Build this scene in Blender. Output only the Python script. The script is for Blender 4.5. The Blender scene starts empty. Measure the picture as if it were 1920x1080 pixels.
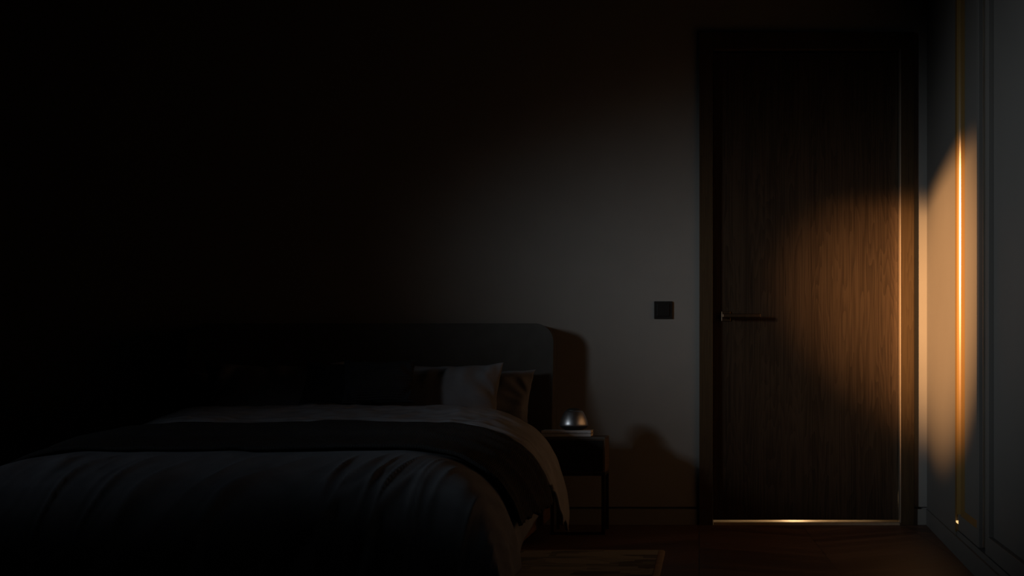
import bpy, bmesh, math, random
from mathutils import Vector, noise, Matrix
random.seed(7)
SC = bpy.context.scene
COL = SC.collection
R = math.radians

# ------------------------------------------------------------------ camera
CAM_D, CAM_H, FPX = 5.8, 0.615, 2320.0
VPX, VPY = 1311.0, 738.0
cd = bpy.data.cameras.new('camera')
cam = bpy.data.objects.new('camera', cd); COL.objects.link(cam)
cam.location = (0, -CAM_D, CAM_H); cam.rotation_euler = (R(90), 0, 0)
cd.sensor_width = 36; cd.lens = 36*FPX/1920
cd.shift_x = -(VPX-960)/1920; cd.shift_y = (VPY-540)/1920
cd.clip_start = .05
SC.camera = cam

# ------------------------------------------------------------------ world, lights, exposure
w = bpy.data.worlds.new('night'); SC.world = w; w.use_nodes = True
w.node_tree.nodes['Background'].inputs[0].default_value = (.5, .6, .8, 1)
w.node_tree.nodes['Background'].inputs[1].default_value = 0.0
vs = SC.view_settings
vs.view_transform = 'Standard'; vs.look = 'None'; vs.gamma = 1; vs.exposure = 0
vs.use_curve_mapping = False

def spot(name, pos, target, power, color, half, wide, radius, roll=0):
    """half = half angle of the cone upright, wide = how much wider it opens sideways"""
    l = bpy.data.lights.new(name, 'SPOT'); l.energy = power; l.color = color
    l.spot_size = R(half*2); l.spot_blend = 1.0; l.shadow_soft_size = radius
    o = bpy.data.objects.new(name, l); COL.objects.link(o)
    o.location = pos; o.scale = (wide, 1, 1)
    q = (Vector(target)-Vector(pos)).to_track_quat('-Z', 'Y')
    o.rotation_euler = (q.to_matrix() @ Matrix.Rotation(R(roll), 3, 'Z')).to_euler()
    return o
# low warm evening sun and cool dusk light, from the high left window; the dusk spot stands just inside it
spot('low_sun', (-7.64, -6.77, 2.65), (1.0, -.70, 1.04), 42000, (1, .49, .178), 4.15, 1.36, .05, -11)
spot('dusk_sky', (-4.0, -4.1, 1.75), (1.0, -1.38, 1.02), 465, (.87, .96, 1.0), 11.8, 2.56, .40)
spot('bed_fill', (-6.5, -5.9, 2.76), (-1.24, -1.16, .40), 112, (.84, .92, 1.0), 5.0, 2.05, .16, 23)  # added fill, cone rolled and shaped to brighten the bed alone

# ------------------------------------------------------------------ helpers
def finish(bm, name, mat=None, parent=None, smooth=False, loc=None):
    bmesh.ops.recalc_face_normals(bm, faces=bm.faces)
    me = bpy.data.meshes.new(name); bm.to_mesh(me); bm.free()
    if smooth:
        for p in me.polygons: p.use_smooth = True
    o = bpy.data.objects.new(name, me); COL.objects.link(o)
    if mat: me.materials.append(mat)
    if parent: o.parent = parent
    if loc: o.location = loc
    return o

def add_box(bm, x0, x1, y0, y1, z0, z1, bev=0, seg=2):
    r = bmesh.ops.create_cube(bm, size=1)
    vs_ = r['verts']
    for v in vs_:
        v.co = Vector(((x0+x1)/2+v.co.x*(x1-x0), (y0+y1)/2+v.co.y*(y1-y0), (z0+z1)/2+v.co.z*(z1-z0)))
    if bev:
        ed = list({e for v in vs_ for e in v.link_edges})
        bmesh.ops.bevel(bm, geom=ed, offset=bev, segments=seg, profile=.5, affect='EDGES')

def box(name, x0, x1, y0, y1, z0, z1, mat, parent=None, bev=0, seg=2):
    bm = bmesh.new(); add_box(bm, x0, x1, y0, y1, z0, z1, bev, seg)
    return finish(bm, name, mat, parent)

def boxes(name, lst, mat, parent=None, bev=0, seg=2):
    bm = bmesh.new()
    for b in lst: add_box(bm, *b, bev=bev, seg=seg)
    return finish(bm, name, mat, parent)

def empty(name, loc=(0, 0, 0), rz=0):
    o = bpy.data.objects.new(name, None); COL.objects.link(o)
    o.location = loc; o.rotation_euler = (0, 0, rz); o.empty_display_size = .05
    return o

def tag(o, label=None, cat=None, group=None, kind=None):
    if label: o['label'] = label
    if cat: o['category'] = cat
    if group: o['group'] = group
    if kind: o['kind'] = kind
    return o
def struct(o, label=None):
    o['kind'] = 'structure'
    if label: o['label'] = label
    return o

def extrude_profile(bm, pts, axis, a, b):
    """closed 2D profile extruded along axis ('x','y','z') from a to b"""
    def P(p, t):
        return {'x': (t, p[0], p[1]), 'y': (p[0], t, p[1]), 'z': (p[0], p[1], t)}[axis]
    A = [bm.verts.new(P(p, a)) for p in pts]; B = [bm.verts.new(P(p, b)) for p in pts]
    n = len(pts)
    for i in range(n): bm.faces.new((A[i], A[(i+1) % n], B[(i+1) % n], B[i]))
    bm.faces.new(A); bm.faces.new(B[::-1])

def lathe(name, prof, mat, parent=None, seg=64, loc=None):
    bm = bmesh.new(); rings = []
    for r, z in prof:
        if r < 1e-6: rings.append([bm.verts.new((0, 0, z))])
        else: rings.append([bm.verts.new((r*math.cos(2*math.pi*i/seg), r*math.sin(2*math.pi*i/seg), z)) for i in range(seg)])
    for A, B in zip(rings, rings[1:]):
        for i in range(seg):
            j = (i+1) % seg
            if len(A) == 1: bm.faces.new((A[0], B[i], B[j]))
            elif len(B) == 1: bm.faces.new((A[i], A[j], B[0]))
            else: bm.faces.new((A[i], A[j], B[j], B[i]))
    return finish(bm, name, mat, parent, smooth=True, loc=loc)

def interp(tab, t):
    if t <= tab[0][0]: return tab[0][1]
    for (a, va), (b, vb) in zip(tab, tab[1:]):
        if t <= b: return va+(vb-va)*(t-a)/(b-a)
    return tab[-1][1]
def sstep(a, b, x):
    t = min(1, max(0, (x-a)/(b-a))); return t*t*(3-2*t)
def nz(x, y, z=0.0): return noise.noise(Vector((x, y, z)))

# ------------------------------------------------------------------ materials
def new_mat(name):
    m = bpy.data.materials.new(name); m.use_nodes = True
    nt = m.node_tree; b = nt.nodes['Principled BSDF']
    return m, nt, b
def N(nt, typ, **kw):
    n = nt.nodes.new(typ)
    for k, v in kw.items():
        if k.startswith('_'): n.inputs[k[1:]].default_value = v
        else: setattr(n, k, v)
    return n
def L(nt, a, b): nt.links.new(a, b)
def ramp(nt, fac, stops):
    r = N(nt, 'ShaderNodeValToRGB'); e = r.color_ramp.elements
    e[0].position, e[0].color = stops[0][0], (*stops[0][1], 1)
    e[1].position, e[1].color = stops[-1][0], (*stops[-1][1], 1)
    for p, c in stops[1:-1]:
        x = e.new(p); x.color = (*c, 1)
    L(nt, fac, r.inputs[0]); return r.outputs[0]
def coords(nt, scale=(1, 1, 1)):
    tc = N(nt, 'ShaderNodeTexCoord'); mp = N(nt, 'ShaderNodeMapping')
    mp.inputs['Scale'].default_value = scale
    L(nt, tc.outputs['Object'], mp.inputs[0]); return mp.outputs[0]
def bump(nt, b, h, strength, dist):
    bp = N(nt, 'ShaderNodeBump'); bp.inputs['Strength'].default_value = strength; bp.inputs['Distance'].default_value = dist
    L(nt, h, bp.inputs['Height']); L(nt, bp.outputs[0], b.inputs['Normal'])

def mat_plain(name, col, rough=.6, metal=0, var=.12, scale=40, bmp=.0, spec=.5):
    m, nt, b = new_mat(name)
    n = N(nt, 'ShaderNodeTexNoise', _Scale=scale, _Detail=4.0)
    L(nt, coords(nt), n.inputs['Vector'])
    c = ramp(nt, n.outputs['Fac'], [(.3, tuple(x*(1-var) for x in col)), (.7, tuple(min(1, x*(1+var)) for x in col))])
    L(nt, c, b.inputs['Base Color'])
    b.inputs['Roughness'].default_value = rough; b.inputs['Metallic'].default_value = metal
    b.inputs['Specular IOR Level'].default_value = spec
    if bmp: bump(nt, b, n.outputs['Fac'], bmp, .002)
    return m

def mat_wood(name, dark, mid, light, rough=.45, scale=1.0, axis='z'):
    m, nt, b = new_mat(name)
    def S(fine, long):
        return {'z': (fine, fine, long), 'y': (fine, long, fine), 'x': (long, fine, fine)}[axis]
    n1 = N(nt, 'ShaderNodeTexNoise', _Scale=scale, _Detail=3.0); L(nt, coords(nt, S(7, .55)), n1.inputs['Vector'])
    # cathedral rings: a distorted distance field folded into bands
    mul = N(nt, 'ShaderNodeMath', operation='MULTIPLY'); mul.inputs[1].default_value = 26
    L(nt, n1.outputs['Fac'], mul.inputs[0])
    fr = N(nt, 'ShaderNodeMath', operation='FRACT'); L(nt, mul.outputs[0], fr.inputs[0])
    n2 = N(nt, 'ShaderNodeTexNoise', _Scale=scale, _Detail=5.0); L(nt, coords(nt, S(190, 2.2)), n2.inputs['Vector'])
    n3 = N(nt, 'ShaderNodeTexNoise', _Scale=scale, _Detail=2.0); L(nt, coords(nt, S(18, .25)), n3.inputs['Vector'])
    mx = N(nt, 'ShaderNodeMath', operation='MULTIPLY_ADD'); mx.inputs[1].default_value = .22
    L(nt, fr.outputs[0], mx.inputs[0]); L(nt, n2.outputs['Fac'], mx.inputs[2])
    m2 = N(nt, 'ShaderNodeMath', operation='MULTIPLY_ADD'); m2.inputs[1].default_value = .6
    L(nt, n3.outputs['Fac'], m2.inputs[0]); L(nt, mx.outputs[0], m2.inputs[2])
    c = ramp(nt, m2.outputs[0], [(.55, dark), (.85, mid), (1.0, light)])
    L(nt, c, b.inputs['Base Color']); b.inputs['Roughness'].default_value = rough
    b.inputs['Specular IOR Level'].default_value = .12
    bump(nt, b, n2.outputs['Fac'], .25, .001)
    return m

def mat_fabric(name, col, rough=.95, weave=900, var=.12, rib=None, sheen=.0, bmp=.25):
    m, nt, b = new_mat(name)
    n = N(nt, 'ShaderNodeTexNoise', _Scale=14.0, _Detail=4.0); L(nt, coords(nt), n.inputs['Vector'])
    c = ramp(nt, n.outputs['Fac'], [(.3, tuple(x*(1-var) for x in col)), (.7, tuple(x*(1+var) for x in col))])
    L(nt, c, b.inputs['Base Color']); b.inputs['Roughness'].default_value = rough
    b.inputs['Specular IOR Level'].default_value = .12
    if sheen:
        b.inputs['Sheen Weight'].default_value = sheen
    if rib:
        wv = N(nt, 'ShaderNodeTexWave', _Scale=rib[1], _Distortion=.4, bands_direction=rib[0])
        L(nt, coords(nt), wv.inputs['Vector']); bump(nt, b, wv.outputs['Fac'], .7, rib[2])
    else:
        n2 = N(nt, 'ShaderNodeTexNoise', _Scale=float(weave), _Detail=1.0); L(nt, coords(nt), n2.inputs['Vector'])
        bump(nt, b, n2.outputs['Fac'], bmp, .0006)
    return m

def mat_metal(name, col, rough):
    m, nt, b = new_mat(name)
    n = N(nt, 'ShaderNodeTexNoise', _Scale=1.0, _Detail=3.0); L(nt, coords(nt, (220, 220, 6)), n.inputs['Vector'])
    r = N(nt, 'ShaderNodeMapRange'); r.inputs['To Min'].default_value = rough*.85; r.inputs['To Max'].default_value = rough*1.15
    L(nt, n.outputs['Fac'], r.inputs['Value']); L(nt, r.outputs[0], b.inputs['Roughness'])
    c = ramp(nt, n.outputs['Fac'], [(.3, tuple(x*.94 for x in col)), (.7, col)])
    L(nt, c, b.inputs['Base Color']); b.inputs['Metallic'].default_value = 1
    return m

def mat_floor():
    m, nt, b = new_mat('chevron_parquet')
    tc = N(nt, 'ShaderNodeTexCoord'); sp = N(nt, 'ShaderNodeSeparateXYZ'); L(nt, tc.outputs['Object'], sp.inputs[0])
    def M(op, a, bb=None, c=None):
        n = N(nt, 'ShaderNodeMath', operation=op)
        for i, v in enumerate((a, bb, c)):
            if v is None: continue
            if isinstance(v, (int, float)): n.inputs[i].default_value = v
            else: L(nt, v, n.inputs[i])
        return n.outputs[0]
    W, PW = .48, .095
    cx = M('DIVIDE', sp.outputs['X'], W)
    col = M('FLOOR', cx)
    tri = M('PINGPONG', sp.outputs['X'], W)
    v = M('ADD', sp.outputs['Y'], M('MULTIPLY', tri, .62))
    pv = M('DIVIDE', v, PW)
    idx = M('FLOOR', pv)
    wn = N(nt, 'ShaderNodeTexWhiteNoise', noise_dimensions='2D')
    cb = N(nt, 'ShaderNodeCombineXYZ'); L(nt, col, cb.inputs[0]); L(nt, idx, cb.inputs[1]); L(nt, cb.outputs[0], wn.inputs['Vector'])
    n = N(nt, 'ShaderNodeTexNoise', _Scale=1.0, _Detail=5.0); L(nt, coords(nt, (14, 120, 1)), n.inputs['Vector'])
    f = M('ADD', M('MULTIPLY', wn.outputs['Value'], .55), M('MULTIPLY', n.outputs['Fac'], .45))
    c = ramp(nt, f, [(.15, (.038, .022, .015)), (.5, (.060, .035, .024)), (.85, (.085, .050, .034))])
    seam = M('LESS_THAN', M('PINGPONG', pv, .5), .018)
    seam2 = M('LESS_THAN', M('PINGPONG', cx, .5), .004)
    s = M('MAXIMUM', seam, seam2)
    mx = N(nt, 'ShaderNodeMix', data_type='RGBA'); L(nt, s, mx.inputs['Factor']); L(nt, c, mx.inputs['A']); mx.inputs['B'].default_value = (.012, .007, .005, 1)
    L(nt, mx.outputs['Result'], b.inputs['Base Color'])
    rg = N(nt, 'ShaderNodeMapRange'); rg.inputs['To Min'].default_value = .42; rg.inputs['To Max'].default_value = .56
    L(nt, f, rg.inputs['Value']); L(nt, rg.outputs[0], b.inputs['Roughness'])
    b.inputs['Specular IOR Level'].default_value = .16
    return m

def mat_rug():
    m, nt, b = new_mat('abstract_rug')
    br = N(nt, 'ShaderNodeTexVoronoi', distance='CHEBYCHEV', _Scale=1.0); L(nt, coords(nt, (5.2, 9.5, 0)), br.inputs['Vector'])
    n = N(nt, 'ShaderNodeTexNoise', _Scale=1.0, _Detail=6.0); L(nt, coords(nt, (9, 60, 1)), n.inputs['Vector'])
    sp = N(nt, 'ShaderNodeSeparateColor'); L(nt, br.outputs['Color'], sp.inputs[0])
    ad = N(nt, 'ShaderNodeMath', operation='MULTIPLY_ADD'); ad.inputs[1].default_value = .9
    L(nt, n.outputs['Fac'], ad.inputs[0]); L(nt, sp.outputs[0], ad.inputs[2])
    c = ramp(nt, ad.outputs[0], [(.3, (.075, .080, .080)), (.75, (.15, .158, .155)), (1.0, (.26, .265, .25))])
    L(nt, c, b.inputs['Base Color']); b.inputs['Roughness'].default_value = 1; b.inputs['Specular IOR Level'].default_value = .05
    th = N(nt, 'ShaderNodeTexNoise', _Scale=1.0, _Detail=2.0); L(nt, coords(nt, (300, 900, 1)), th.inputs['Vector'])
    bump(nt, b, th.outputs['Fac'], .8, .004)
    return m

M = {}
M['wall'] = mat_plain('warm_grey_plaster', (0.162, 0.158, 0.1523), .92, var=.03, scale=6, spec=.15)
M['panel'] = mat_plain('satin_painted_panel', (0.071, 0.0675, 0.064), .5, var=.02, scale=5, spec=.2)
M['ceil'] = mat_plain('ceiling_paint', (.10, .10, .10), .95, var=.03, scale=5, spec=.1)
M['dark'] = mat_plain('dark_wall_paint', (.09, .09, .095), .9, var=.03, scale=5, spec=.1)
M['skirt'] = mat_plain('painted_skirting', (0.1377, 0.1337, 0.1255), .6, var=.03, scale=8, spec=.3)
M['gap'] = mat_plain('shadow_gap_black', (.01, .009, .008), .8)
M['floor'] = mat_floor()
M['door'] = mat_wood('walnut_veneer', (0.01053, 0.006885, 0.004455), (0.02025, 0.01337, 0.008505), (0.02916, 0.01944, 0.01215))
M['casing'] = mat_wood('walnut_casing', (0.02268, 0.01377, 0.00729), (0.0324, 0.02106, 0.01094), (0.0405, 0.02673, 0.01377), scale=1.3)
M['sill'] = mat_plain('oak_threshold', (.22, .17, .12), .7, var=.1, scale=30, spec=.1)
M['strip'] = mat_metal('pale_gasket_metal', (.92, .80, .66), .35)
M['bronze'] = mat_metal('dark_bronze', (.075, .050, .032), .42)
M['brass'] = mat_plain('satin_brass_lacquer', (.095, .056, .019), .33, var=.03, scale=4, spec=.5)
M['bead'] = mat_plain('polished_brass_lacquer', (.11, .066, .020), .20, var=.03, scale=4, spec=.2)
M['blackmetal'] = mat_plain('black_metal', (.018, .016, .014), .42, metal=.3)
M['switch'] = mat_plain('black_switch_plastic', (.0065, .0058, .0052), .55, spec=.15)
M['headboard'] = mat_fabric('charcoal_upholstery', (.05, .05, .049), weave=700, bmp=.4)
M['bedwood'] = mat_wood('bed_rail_wood', (.055, .033, .02), (.095, .058, .035), (.125, .078, .048), axis='y')
M['mattress'] = mat_fabric('mattress_cloth', (.22, .22, .23))
M['duvet'] = mat_fabric('slate_linen', (0.1485, 0.1575, 0.18), weave=1200, bmp=.2)
M['fold'] = mat_fabric('pale_slate_linen', (0.189, 0.198, 0.2205), weave=1200, bmp=.2)
M['throw'] = mat_fabric('black_ribbed_throw', (.028, .028, .030), rib=('X', 60.0, .003))
M['sham'] = mat_fabric('grey_cotton', (0.1305, 0.1332, 0.1485), weave=1300, bmp=.2)
M['cushion'] = mat_fabric('black_ribbed_cushion', (.022, .022, .025), rib=('Z', 32.0, .004))
M['night'] = mat_plain('black_lacquer', (.012, .011, .010), .55, spec=.2)
M['nightside_lit'] = mat_plain('warm_lit_side_panel', (.085, .058, .040), .55, spec=.25)  # browner, lighter copy: warm light on the cabinet side put into the colour
M['nighttop'] = mat_plain('dark_oiled_top', (.07, .062, .055), .5, spec=.3)
M['silver'] = mat_metal('brushed_silver', (.46, .47, .50), .38)
M['cap'] = mat_plain('matt_black_plastic', (.014, .014, .015), .5)
M['cover'] = mat_plain('grey_book_cover', (.40, .40, .41), .6, var=.05)
M['cover2'] = mat_plain('dark_cover_board', (.06, .045, .035), .6)
M['pages'] = mat_plain('book_pages', (.62, .55, .43), .9, var=.2, scale=300)
M['ink'] = mat_plain('printed_ink', (.03, .03, .03), .7)
M['rug'] = mat_rug()
M['rugedge'] = mat_fabric('rug_binding', (.19, .155, .125), weave=400, bmp=.6)

# ------------------------------------------------------------------ room shell
SPLAY = .0832                       # the wardrobe wall is not quite square to the back wall
ANG = -math.atan(SPLAY)             # rotation of its local frame about z
CX = 1.0675                         # back right corner
struct(box('floor', -4.4, 2.6, -7.2, 1.5, -.12, 0, M['floor']), 'dark reddish brown chevron parquet floor')
struct(box('ceiling', -4.4, 2.6, -7.2, 1.5, 2.62, 2.72, M['ceil']))
DX0, DX1, DZ = .040, .966, 2.262    # rough opening
bm = bmesh.new()
for b in [(-4.4, DX0, 0, .12, .084, 2.62), (DX1, 2.6, 0, .12, .084, 2.62), (DX0, DX1, 0, .12, DZ, 2.62),
          (-4.4, DX0, .014, .12, 0, .084), (DX1, 2.6, .014, .12, 0, .084)]:
    add_box(bm, *b)
struct(finish(bm, 'wall_back', M['wall']), 'grey plaster wall behind the bed and the door')
struct(boxes('baseboard_back', [(-4.2, -.001, -.004, .013, 0, .0735), (1.006, CX-.002, -.004, .013, 0, .0735)], M['skirt']),
       'flush skirting under a dark shadow gap on the back wall')
# left wall with the window the daylight comes through (outside the frame)
WY0, WY1, WZ0, WZ1 = -4.83, -2.80, 1.25, 2.240
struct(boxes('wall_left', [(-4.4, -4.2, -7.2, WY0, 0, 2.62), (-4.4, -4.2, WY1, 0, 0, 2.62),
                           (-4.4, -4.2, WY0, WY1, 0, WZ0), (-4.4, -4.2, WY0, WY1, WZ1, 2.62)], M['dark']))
struct(boxes('window_1', [(-4.33, -4.27, WY0, WY0+.02, WZ0, WZ1), (-4.33, -4.27, WY1-.02, WY1, WZ0, WZ1),
                          (-4.33, -4.27, WY0+.02, WY1-.02, WZ0, WZ0+.02), (-4.33, -4.27, WY0+.02, WY1-.02, WZ1-.02, WZ1)], M['blackmetal']))
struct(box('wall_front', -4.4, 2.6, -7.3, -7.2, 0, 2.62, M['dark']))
struct(box('wall_hall', -4.4, 2.6, 1.5, 1.6, 0, 2.62, M['wall']))
# right wall: a flush panel near the corner, then set back behind the wardrobe
PANEL = 1.092                       # length of the flush part along the wall
wr = boxes('wall_right', [(0, .75, -PANEL, .05, .076, 2.62), (.006, .75, -PANEL, .05, 0, .076), (.62, .75, -7.3, -PANEL, 0, 2.62)], M['panel'])
wr.location = (CX, 0, 0); wr.rotation_euler = (0, 0, ANG)
struct(wr, 'pale flush wall panel right of the door, warmly lit')
tr = box('edge_trim', -.0015, .004, -PANEL-.003, -PANEL+.006, .09, 2.62, M['brass'], wr)
tr['label'] = 'thin brass edge strip'
sk = box('baseboard_right', -.004, .006, -6.2, -.002, 0, .0745, M['panel'])
sk.location = (CX, 0, 0); sk.rotation_euler = (0, 0, ANG)
struct(sk, 'painted plinth running along the right wall and wardrobe')

# ------------------------------------------------------------------ door
def px(p): return (p-VPX)/400.0
bm = bmesh.new()
YF = -.020                          # casing stands 2 cm proud of the wall
add_box(bm, 0, .0640, YF, .0, 0, 2.305, .002)
add_box(bm, .938, 1.005, YF, .0, 0, 2.305, .002)
add_box(bm, .0640, .938, YF, .0, 2.224, 2.305, .002)
add_box(bm, DX0, .0640, 0, .12, 0, 2.262)           # jambs
add_box(bm, .942, DX1, 0, .12, 0, 2.262)
add_box(bm, .0685, .942, 0, .12, 2.228, 2.262)
trim = struct(finish(bm, 'trim_1', M['casing']), 'dark walnut casing around the closed door')
st = box('metal_strip', .9375, .9420, -.021, .024, .012, 2.224, M['strip'], trim)
st['label'] = 'thin pale metal strip on the right jamb'
box('threshold', .0685, .942, -.012, .14, 0, .0095, M['sill'], trim)
door = struct(box('door_1', .0660, .9365, .026, .066, .0200, 2.221, M['door'], bev=.0015), 'closed dark walnut veneer door with fine vertical grain')
bm = bmesh.new()
add_box(bm, .1045, .1475, .018, .0265, .955, 1.002, .002)
h = finish(bm, 'door_handle', M['bronze'], door); h['label'] = 'dark bronze lever handle on a square rosette'
bm = bmesh.new()
add_box(bm, .1110, .1290, -.034, .020, .969, .987, .002)
add_box(bm, .1090, .2860, -.047, -.033, .969, .987, .003)
finish(bm, 'lever', M['bronze'], h)
# hallway light on behind the closed door
for nm, sx, en in (('hallway_light', .80, .45), ('hallway_lamp', .08, 1.6)):
    l = bpy.data.lights.new(nm, 'AREA'); l.shape = 'RECTANGLE'; l.size = sx; l.size_y = .03; l.energy = en; l.color = (1, .64, .30)
    o = bpy.data.objects.new(nm, l); COL.objects.link(o); o.location = (.47, .30, .10)
    o.rotation_euler = (Vector((.47, .05, .0))-Vector((.47, .30, .10))).to_track_quat('-Z', 'Y').to_euler()

# light switch
sw = box('light_switch', px(1226.5), px(1261), -.009, 0, .965, 1.047, M['switch'], bev=.002)
tag(sw, 'square black light switch on the grey wall left of the door', 'light switch')
box('rocker', px(1232), px(1255.5), -.013, -.007, .977, 1.035, M['switch'], sw, bev=.0015)

# ------------------------------------------------------------------ wardrobe along the right wall (local frame: -y towards the camera, -x into the room)
wd = empty('wardrobe', (CX, 0, 0), ANG)
tag(wd, 'tall pale framed wardrobe with brass edged doors along the right wall', 'wardrobe')
def yl(Y): return Y*math.sqrt(1+SPLAY**2)
DB, DT = .104, 2.46                 # door bottom and top
END = -5.0
boxes('carcass', [(.03, .61, END, -1.10, .078, 2.56), (.0, .61, END, -1.10, 2.468, 2.60)], M['gap'], wd)
boxes('plinth', [(.004, .60, END, -1.10, .0, .096)], M['panel'], wd)
def ward_door(y0, y1, stile_l, brass, label):
    """y0 = far edge, y1 = near edge"""
    bm = bmesh.new()
    add_box(bm, .016, .028, y1+.003, y0-.003, DB+.004, DT-.004)
    d = finish(bm, 'door', M['panel'], wd); d['label'] = label
    zb = .163
    bm = bmesh.new()
    add_box(bm, 0, .016, y1, y0, DB, zb, .001)                      # bottom rail
    add_box(bm, 0, .016, y1, y0, DT-.07, DT, .001)                  # top rail
    add_box(bm, 0, .016, y1, y1+.045, zb, DT-.07, .001)             # near stile
    if not brass: add_box(bm, 0, .016, y0-stile_l, y0, zb, DT-.07, .001)
    finish(bm, 'door_frame', M['panel'], d)
    return d
FD0, FD1 = yl(-1.166), yl(-1.700)
d1 = ward_door(FD0, FD1, .04, True, 'narrow wardrobe door beside the wall panel with a bright brass edge')
# brass stile with a rounded bead, and the brass bevel inside the frame
bm = bmesh.new()
W0, W1 = FD0-.062, FD0
extrude_profile(bm, [(.0159, W1), (.008, W1), (.008, W0+.024), (.0158, W0)], 'z', .163, DT-.07)
bs = finish(bm, 'brass_stile', M['brass'], d1); bs['label'] = 'brass door edge'
bm = bmesh.new()
extrude_profile(bm, [(.0079, W1), (-.0020, W1), (-.0052, W1-.0010), (-.0064, W1-.0032), (-.0014, W1-.0078), (.0038, W1-.0114), (.0079, W1-.0135)], 'z', .163, DT-.07)
bd = finish(bm, 'brass_bead', M['bead'], d1, smooth=True); bd['label'] = 'rounded brass bead catching the light'
bd.data.set_sharp_from_angle(angle=R(50))
bm = bmesh.new()
extrude_profile(bm, [(.0, .163), (.016, .163), (.016, .178)], 'y', FD1+.045, W0)
finish(bm, 'brass_bevel', M['brass'], d1)
SD0 = yl(-1.845)
edges = [(SD0, SD0-.86), (SD0-.885, SD0-1.745), (SD0-1.77, END+.02)]
labs = ['wide wardrobe door with a recessed panel at the right edge of the photo', 'third wardrobe door from the corner', 'fourth wardrobe door from the corner']
for (a, b), lb in zip(edges, labs): ward_door(a, b, .072, False, lb)
pr = box('pull_strip', .004, .012, yl(-1.775), yl(-1.765), DB+.01, DT, M['strip'], wd)
pr['label'] = 'thin upright metal pull between the first two doors'
# emissive box added for a warm glint at the gap foot, no real lamp
m, nt, b = new_mat('glint_emission'); b.inputs['Emission Color'].default_value = (1, .62, .25, 1); b.inputs['Emission Strength'].default_value = 1.1
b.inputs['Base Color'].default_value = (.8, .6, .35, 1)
fl = box('added_glint', .0, .010, -1.1605, -1.0985, .126, .1325, m, wd); fl['label'] = 'tiny glowing piece added for the glint at the foot of the gap'
box('glint_backing', .001, .012, -1.1605, -1.0985, .100, .126, M['brass'], wd)  # added below the glint to carry its glow downwards

# ------------------------------------------------------------------ rug
RX0, RX1, RY0, RY1 = -2.75, -.131, -2.75, -1.020
def rounded_slab(name, x0, x1, y0, y1, z0, z1, rad, mat, parent=None, top_bev=.004):
    bm = bmesh.new(); pts = []
    for cx, cy, a0 in ((x1-rad, y1-rad, 0), (x0+rad, y1-rad, 90), (x0+rad, y0+rad, 180), (x1-rad, y0+rad, 270)):
        for i in range(9):
            a = R(a0+i*90/8); pts.append((cx+rad*math.cos(a), cy+rad*math.sin(a)))
    extrude_profile(bm, pts, 'z', z0, z1)
    if top_bev:
        top = [e for e in bm.edges if all(abs(v.co.z-z1) < 1e-6 for v in e.verts)]
        bmesh.ops.bevel(bm, geom=top, offset=top_bev, segments=3, profile=.5, affect='EDGES')
    return finish(bm, name, mat, parent)
rug = rounded_slab('rug', RX0+.014, RX1-.014, RY0+.014, RY1-.014, .001, .0125, .02, M['rug'])
tag(rug, 'mottled grey and brown rug with a plain border under the bed', 'rug')
bm = bmesh.new()
ring = []
for inset, z in ((0, .001), (0, .009), (.003, .0125), (.022, .0138), (.026, .0122), (.026, .001)):
    pts = []
    x0, x1, y0, y1 = RX0+inset, RX1-inset, RY0+inset, RY1-inset; rad = .034-inset
    for cx, cy, a0 in ((x1-rad, y1-rad, 0), (x0+rad, y1-rad, 90), (x0+rad, y0+rad, 180), (x1-rad, y0+rad, 270)):
        for i in range(7):
            a = R(a0+i*15); pts.append(bm.verts.new((cx+rad*math.cos(a), cy+rad*math.sin(a), z)))
    ring.append(pts)
for A, B in zip(ring, ring[1:]+ring[:1]):
    for i in range(len(A)):
        j = (i+1) % len(A); bm.faces.new((A[i], A[j], B[j], B[i]))
finish(bm, 'border', M['rugedge'], rug, smooth=True)

# ------------------------------------------------------------------ bed
XC = -1.50
bed = empty('bed', (XC, -1.1, 0))
tag(bed, 'low upholstered double bed with a rounded charcoal headboard', 'bed')
def bp(o): o.location = (o.location.x-XC, o.location.y+1.1, o.location.z); o.parent = bed; return o
HX0, HX1, HZ = -2.335, -.664, .935
bm = bmesh.new(); pts = []
rad = .085
for cx, cz, a0 in ((HX1-rad, HZ-rad, 0), (HX0+rad, HZ-rad, 90)):
    for i in range(13):
        a = R(a0+i*7.5); pts.append((cx+rad*math.cos(a), cz+rad*math.sin(a)))
pts += [(HX0, .06), (HX1, .06)]
extrude_profile(bm, pts, 'y', -.02, -.165)
ed = [e for e in bm.edges if abs(e.verts[0].co.y-e.verts[1].co.y) < 1e-6]
bmesh.ops.bevel(bm, geom=ed, offset=.016, segments=4, profile=.5, affect='EDGES')
hb = bp(finish(bm, 'headboard', M['headboard'])); 
for p in hb.data.polygons: p.use_smooth = True
hb.data.set_sharp_from_angle(angle=R(35))
for sx, x0, x1 in ((1, -.690, -.660), (-1, -2.340, -2.310)):
    o = bp(box('side_rail', x0, x1, -1.99, -.166, .060, .150, M['bedwood'], bev=.003))
bp(box('foot_rail', -2.339, -.661, -2.02, -1.991, .052, .150, M['bedwood'], bev=.003))
bp(box('slat_base', -2.309, -.691, -1.99, -.166, .10, .148, M['bedwood']))
for x in (-2.25, -.75):
    for y in (-1.90, -.40):
        bp(box('leg', x-.03, x+.03, y-.03, y+.03, .0128 if y < -1.05 else 0, .099, M['blackmetal'], bev=.003))
bm = bmesh.new(); add_box(bm, -2.235, -.765, -1.90, -.172, .151, .345, .035, 4)
mt = tag(finish(bm, 'mattress', M['mattress'], smooth=True), 'grey mattress on the bed under the duvet', 'mattress')

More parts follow.
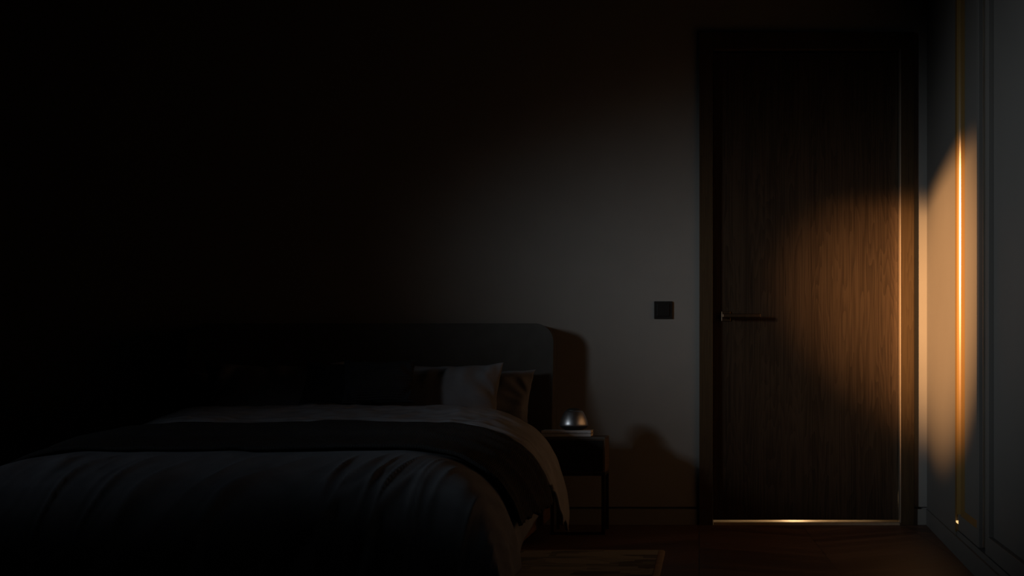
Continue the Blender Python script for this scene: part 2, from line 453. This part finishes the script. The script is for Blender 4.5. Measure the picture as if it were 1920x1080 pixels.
# --- draped bedding: one surface function shared by duvet, turned-down fold and throw
SIDE = [(0, 0), (.40, 0), (.54, .004), (.66, .026), (.74, .058), (.80, .100), (.85, .160), (.885, .235), (.905, .310), (.912, .395), (.905, .47)]
# cumulative arc length
def arc(tab):
    out = [(0.0, tab[0])]; s = 0
    for a, b in zip(tab, tab[1:]):
        s += math.hypot(b[0]-a[0], b[1]-a[1]); out.append((s, b))
    return out
SA = arc(SIDE)
def smooth_tab(A):
    """Catmull-Rom through arc-length tagged 2D points"""
    def f(s):
        n = len(A)
        for i in range(n-1):
            if s <= A[i+1][0] or i == n-2:
                t = (s-A[i][0])/(A[i+1][0]-A[i][0])
                p0 = A[max(0, i-1)][1]; p1 = A[i][1]; p2 = A[i+1][1]; p3 = A[min(n-1, i+2)][1]
                return tuple(.5*((2*p1[k])+(-p0[k]+p2[k])*t+(2*p0[k]-5*p1[k]+4*p2[k]-p3[k])*t*t+(-p0[k]+3*p1[k]-3*p2[k]+p3[k])*t**3) for k in (0, 1))
    return f
side_f = smooth_tab(SA); SMAX = SA[-1][0]
LEN = [(-.54, .40), (-.55, .49), (-.58, .53), (-.64, .546), (-.72, .536), (-.82, .512), (-.95, .487), (-1.15, .472), (-1.35, .462), (-1.55, .447), (-1.70, .428), (-1.80, .408), (-1.90, .372), (-1.98, .322), (-2.035, .25), (-2.065, .17), (-2.08, .05)]
LA = arc(LEN); len_f = smooth_tab(LA); LMAX = LA[-1][0]
def q_of_y(y):
    for (s0, a), (s1, b) in zip(LA, LA[1:]):
        if a[0] >= y >= b[0]: return s0+(s1-s0)*(a[0]-y)/(a[0]-b[0])
    return LMAX
QF = q_of_y(-1.70)
def bed_pt(p, q, wscale=1.0, lift=0.0):
    sx, sg = side_f(abs(p)); sgn = 1 if p >= 0 else -1
    Y, Z = len_f(q)
    if q > QF:
        zb = .428; gy = zb-Z
    else: zb = Z; gy = 0
    g = (abs(gy)**3+abs(sg)**3)**(1/3)
    # the crown sinks towards the sides
    return Vector((XC+sgn*sx*wscale, Y, zb-g+lift))
def drape(name, p0, p1, q0, q1, n, m_, mat, off, disp, wscale=1.0, parent=None, edge=None, thick=.008, zmin=.03):
    bm = bmesh.new(); grid = []
    e = .004
    for j in range(m_+1):
        row = []
        for i in range(n+1):
            u, v = i/n, j/m_
            q = q0+(q1-q0)*v
            a, b = p0, p1
            if edge: a, b = edge(v, p0, p1)
            p = a+(b-a)*u
            P = bed_pt(p, q, wscale)
            A = bed_pt(p+e, q, wscale)-bed_pt(p-e, q, wscale); B = bed_pt(p, q+e if q+e < LMAX else q, wscale)-bed_pt(p, q-e if q > e else q, wscale)
            nn = A.cross(B)
            nn = -nn if nn.length > 1e-9 else Vector((0, 0, 1))
            nn.normalize()
            if nn.z < -.2: nn = -nn
            P = P+nn*(off+disp(p, q, u, v))
            P.z = max(P.z, zmin+.01*nz(p*9, q*9))
            row.append(bm.verts.new(P))
        grid.append(row)
    for j in range(m_):
        for i in range(n):
            bm.faces.new((grid[j][i], grid[j][i+1], grid[j+1][i+1], grid[j+1][i]))
    o = finish(bm, name, mat, parent, smooth=True)
    s = o.modifiers.new('thickness', 'SOLIDIFY'); s.thickness = thick; s.offset = -1
    return o

def ridge(x): return 1-abs(2*(x-math.floor(x))-1)
def duvet_disp(p, q, u, v):
    Y = len_f(min(q, LMAX))[0]
    d = .010*nz(p*2.2, q*2.2, 3.1)+.004*nz(p*7, q*7, 1.7)
    f = sstep(-1.66, -1.88, Y) if Y > -1.88 else 1
    if Y < -1.60:
        f = sstep(1.60, 1.86, -Y)
        t = q-QF
        # slanting gathers falling from the foot edge
        s = p*4.6+t*2.6+1.3*nz(p*1.4, q*1.2, 8)
        g = max(0, nz(s*1.25, t*.9, 2.0))
        e = sstep(.03, .16, t)
        r1 = 1-abs(nz(s*1.9+4, t*1.3, 6.0))*2.2; r2 = 1-abs(nz(s*3.6, t*2.0, 11.0))*2.4
        d += f*(sstep(.08, .30, t)*.034*g+e*(.022*max(0, r1)**2*(.5+nz(p*1.3, 2, 5))+.006*max(0, r2)**2*max(0, nz(p*2.2, 1, 5)+.45))-.004*e)
        # strong crescent folds near the right corner
        for pc, slope, amp, wd_ in ((.60, -.95, .022, .030), (.70, -.75, .016, .022), (.22, -.8, .018, .035), (-.10, -.7, .016, .030)):
            x = p-(pc+slope*max(0, t-.10)+.5*max(0, t-.10)**2)
            d += f*amp*math.exp(-(x/wd_)**2)*sstep(.16, .34, t)
    sd = sstep(.80, 1.05, abs(p))
    d += sd*.022*nz(q*7+p*2, p*2, 4.4)
    return d
dv_p = q_p = None
def duvet_edge(v, a, b):
    k = 1.055+.165*sstep(.50, .92, v)+.012*nz(v*8, 3, 3)
    return -k, k
duv = drape('duvet', -1.235, 1.235, q_of_y(-.56), LMAX, 340, 300, M['duvet'], 0.0, duvet_disp, edge=duvet_edge)
tag(duv, 'dark slate blue linen duvet hanging over the bed sides and foot', 'duvet')

def fold_disp(p, q, u, v):
    d = duvet_disp(p, q, u, v)+.006*nz(p*3, q*4, 9)+.004*nz(p*9, q*14, 2)+.0045*nz(p*20+q*9, q*26, 6)
    # small gathers near the hem
    d += .010*max(0, nz(p*11+q*6, q*3, 7))*sstep(.45, .9, v)
    d *= 1-.6*sstep(1.05, 1.2, abs(p))
    d += sstep(.80, 1.0, abs(p))*.012*nz(q*8, p*2, 3)
    if v > .97: d -= .006
    if abs(v-.86) < .012: d -= .003
    return d
def fold_edge(v, a, b):
    w_ = .20*sstep(.35, 1, v)**1.5
    return a+w_*.8, b-w_*1.1-.02*sstep(0, .3, v)
fo = drape('turned_down_fold', -1.225, 1.225, q_of_y(-.555), q_of_y(-.945), 240, 70, M['fold'], .020, fold_disp, wscale=1.018, parent=duv, edge=fold_edge, thick=.012)
fo['label'] = 'paler turned-down top edge of the duvet'

def throw_disp(p, q, u, v):
    d = duvet_disp(p, q, u, v)+.004*nz(p*2.5, q*3, 12)
    # long soft rolls running across the bed
    for c, a, wd_ in ((.16, .016, .045), (.42, .020, .06), (.70, .018, .05), (.93, .006, .04)):
        x = v-(c+.07*nz(p*1.7, c*9, 5)+.03*nz(p*4.3, c*5, 1))
        d += a*math.exp(-(x/wd_)**2)
    d += .003*nz(p*14, q*16, 5)
    return d
def throw_edge(v, a, b):
    j = .012*nz(v*23, 2, 1)
    return a, b-.05*v+j
th = drape('throw_blanket', -1.02, 1.045, q_of_y(-.985), q_of_y(-1.735), 230, 120, M['throw'], .021, throw_disp, edge=throw_edge, thick=.012, wscale=1.012)
tag(th, 'black ribbed throw spread across the middle of the duvet', 'blanket')

# --- pillows
def pillow(name, mat, w_, h_, t_, seed, wr_=.012, pinch=.05, flange=.0, n=64):
    bm = bmesh.new(); F, B = [], []
    def shape(u, v, side):
        au, av = abs(u), abs(v)
        x = w_/2*u*(1-pinch*(1-av**2)*au**3); z = h_/2*v*(1-pinch*1.4*(1-au**2)*av**3)
        core = max(0, 1-au**2.6)**.55*max(0, 1-av**2.6)**.55
        y = t_/2*core
        # creases radiating from the corners and short ends
        e1 = sstep(.35, .8, au)*(1-sstep(.9, 1, au)); e2 = sstep(.3, .75, av)*(1-sstep(.92, 1, av))
        ang = math.atan2(v, (1.25-au)*2.2)
        k = wr_*(e1*nz(ang*4.4+seed, au*1.5, seed+side)*1.4+e2*.7*nz(u*6.5+seed, v*1.2, seed*2+side)+.35*nz(u*2.2, v*2.2, seed))
        y += k*min(1, core*2.2)
        return Vector((x+.004*nz(v*5, seed)*au, side*y, z+.006*nz(u*4, seed+3)*av))
    for j in range(n+1):
        F.append([]); B.append([])
        for i in range(n+1):
            # cosine spacing keeps the seams crisp
            u = math.sin((i/n-.5)*math.pi); v = math.sin((j/n-.5)*math.pi)
            f = bm.verts.new(shape(u, v, -1)); F[-1].append(f)
            B[-1].append(f if i in (0, n) or j in (0, n) else bm.verts.new(shape(u, v, 1)))
    for j in range(n):
        for i in range(n):
            bm.faces.new((F[j][i], F[j][i+1], F[j+1][i+1], F[j+1][i]))
            q = (B[j][i], B[j+1][i], B[j+1][i+1], B[j][i+1])
            if len(set(q)) == 4 and not bm.faces.get(q): bm.faces.new(q)
    return finish(bm, name, mat, smooth=True)
def place(o, x, y, z, tilt, roll=0, yaw=0):
    o.rotation_mode = 'XYZ'; o.location = (x, y, z); o.rotation_euler = (R(tilt), R(roll), R(yaw)); return o
def P3(pxx, pyy, Y):
    d = CAM_D+Y; return ((pxx-VPX)*d/FPX, Y, CAM_H-(pyy-VPY)*d/FPX)
# right pair
o = place(pillow('pillow', M['sham'], .61, .41, .15, 1.3, .016, .075), -1.163, -.437, .556, -16, .6, 0)
tag(o, 'plump grey pillow in front on the right half of the bed', 'pillow')
o = place(pillow('pillow', M['sham'], .62, .37, .11, 5.9, .024, .08), -1.052, -.268, .552, -11, 2.0, 0)
tag(o, 'grey pillow leaning on the headboard, showing at the right end behind the front right pillow', 'pillow')
# left pair, deep in the dark
o = place(pillow('pillow', M['sham'], .61, .41, .15, 9.3, .016, .075), -1.850, -.437, .556, -16, -.6, 0)
tag(o, 'grey pillow in front on the dark left half of the bed', 'pillow')
o = place(pillow('pillow', M['sham'], .62, .37, .11, 12.1, .02, .08), -1.960, -.268, .538, -11, -2, 0)
tag(o, 'grey pillow leaning on the headboard at the dark left side', 'pillow')
# ribbed cushions
o = place(pillow('cushion', M['cushion'], .30, .195, .066, 3.3, .007, .06, n=48), -1.345, -.604, .664, -20, -1.5, 4)
tag(o, 'black ribbed cushion in front, leaning towards the front right pillow', 'cushion', 'black ribbed cushions')
o = place(pillow('cushion', M['cushion'], .31, .195, .060, 7.7, .009, .06, n=48), -1.535, -.530, .657, -22, 2.5, -3)
tag(o, 'black ribbed cushion in the middle of the bed, half behind the other cushion', 'cushion', 'black ribbed cushions')

# ------------------------------------------------------------------ nightstand
NX0, NX1, NY0, NY1 = -.700, -.410, -.418, -.172
ns = empty('nightstand', ((NX0+NX1)/2, (NY0+NY1)/2, 0))
tag(ns, 'small black nightstand on a thin metal frame beside the bed', 'nightstand')
def npart(o): o.location = (-(NX0+NX1)/2, -(NY0+NY1)/2, 0); o.parent = ns; return o
npart(box('table_top', NX0, NX1, NY0, NY1, .4165, .4255, M['nighttop'], bev=.001))
npart(box('cabinet_body', NX0+.002, NX1, NY0+.004, NY1, .272, .4163, M['nightside_lit'], bev=.001))
npart(box('drawer_front', NX0+.006, NX1-.008, NY0, NY0+.0038, .276, .412, M['night'], bev=.001))
LXL, T = -.648, .016
npart(boxes('top_frame', [(LXL, NX1, NY0+.004, NY0+.004+T, .257, .2718), (LXL, NX1, NY1-T, NY1, .257, .2718),
                          (LXL, LXL+T, NY0+.004+T, NY1-T, .257, .2718), (NX1-T, NX1, NY0+.004+T, NY1-T, .257, .2718)], M['bronze']))
for x in (LXL, NX1-T):
    for y in (NY0+.004, NY1-T):
        npart(box('leg', x, x+T, y, y+T, 0, .2568, M['bronze'], bev=.001))
npart(boxes('floor_bar', [(LXL+T, NX1-T, NY0+.006, NY0+.002+T, .0, .012)], M['bronze']))

# two thin books
def book(z0, t, x0, x1, y0, y1, rz, title, label):
    b = empty('book', ((x0+x1)/2, (y0+y1)/2, z0), rz)
    hx, hy = (x1-x0)/2, (y1-y0)/2
    tag(b, label, 'book', 'books on the nightstand')
    boxes('cover', [(-hx, hx, -hy, hy, t-.0018, t)], M['cover'], b, bev=.0005)
    boxes('cover', [(-hx, hx, -hy, hy, 0, .0018)], M['cover2'], b, bev=.0005)
    box('spine', -hx, hx, -hy, -hy+.002, .0019, t-.0019, M['cover'], b)
    box('pages', -hx+.003, hx-.003, -hy+.0022, hy-.003, .0019, t-.0019, M['pages'], b)
    bm = bmesh.new(); rnd = random.Random(title)
    for (xa, xb, zc, hh) in {1: [(.012, .072, .30, .0026), (.082, .090, .30, .0022), (.098, .156, .30, .0026), (.166, .200, .30, .0018)], 2: [(.014, .068, .55, .003)]}[title]:
        x = -hx+xa
        while x < -hx+xb:                         # unreadable small lettering, stroke by stroke
            wl = rnd.uniform(.0012, .0028)
            for k in range(rnd.choice((1, 2, 2))):
                add_box(bm, x+k*.0014, x+k*.0014+.0007, -hy-.0003, -hy+.0003, t*zc-hh/2, t*zc+hh/2)
            add_box(bm, x, x+.0018, -hy-.0003, -hy+.0003, t*zc+hh*.3, t*zc+hh*.5)
            x += wl+.0012
    finish(bm, 'title_print', M['ink'], b)
    return b
book(.4257, .0140, -.690, -.474, -.395, -.235, 0, 2, 'lower grey book lying flat on the nightstand top')
book(.4399, .0140, -.690, -.474, -.395, -.235, R(.3), 1, 'upper grey book under the silver dome')

# silver dome device on the books
sp = empty('smart_speaker', (-.555, -.318, .4541))
tag(sp, 'small silver dome shaped speaker with black cap standing on books', 'speaker')
lathe('base', [(0, 0), (.040, 0), (.050, .006), (.0625, .016), (.0635, .018), (0, .018)], M['cap'], sp)
lathe('body', [(0, .0181), (.0630, .0181), (.0638, .020), (.0625, .030), (.0585, .046), (.051, .063), (.042, .079), (.0365, .085), (0, .085)], M['silver'], sp)
lathe('cap', [(0, .0851), (.0340, .0851), (.0325, .089), (.026, .094), (.014, .0965), (0, .097)], M['cap'], sp)
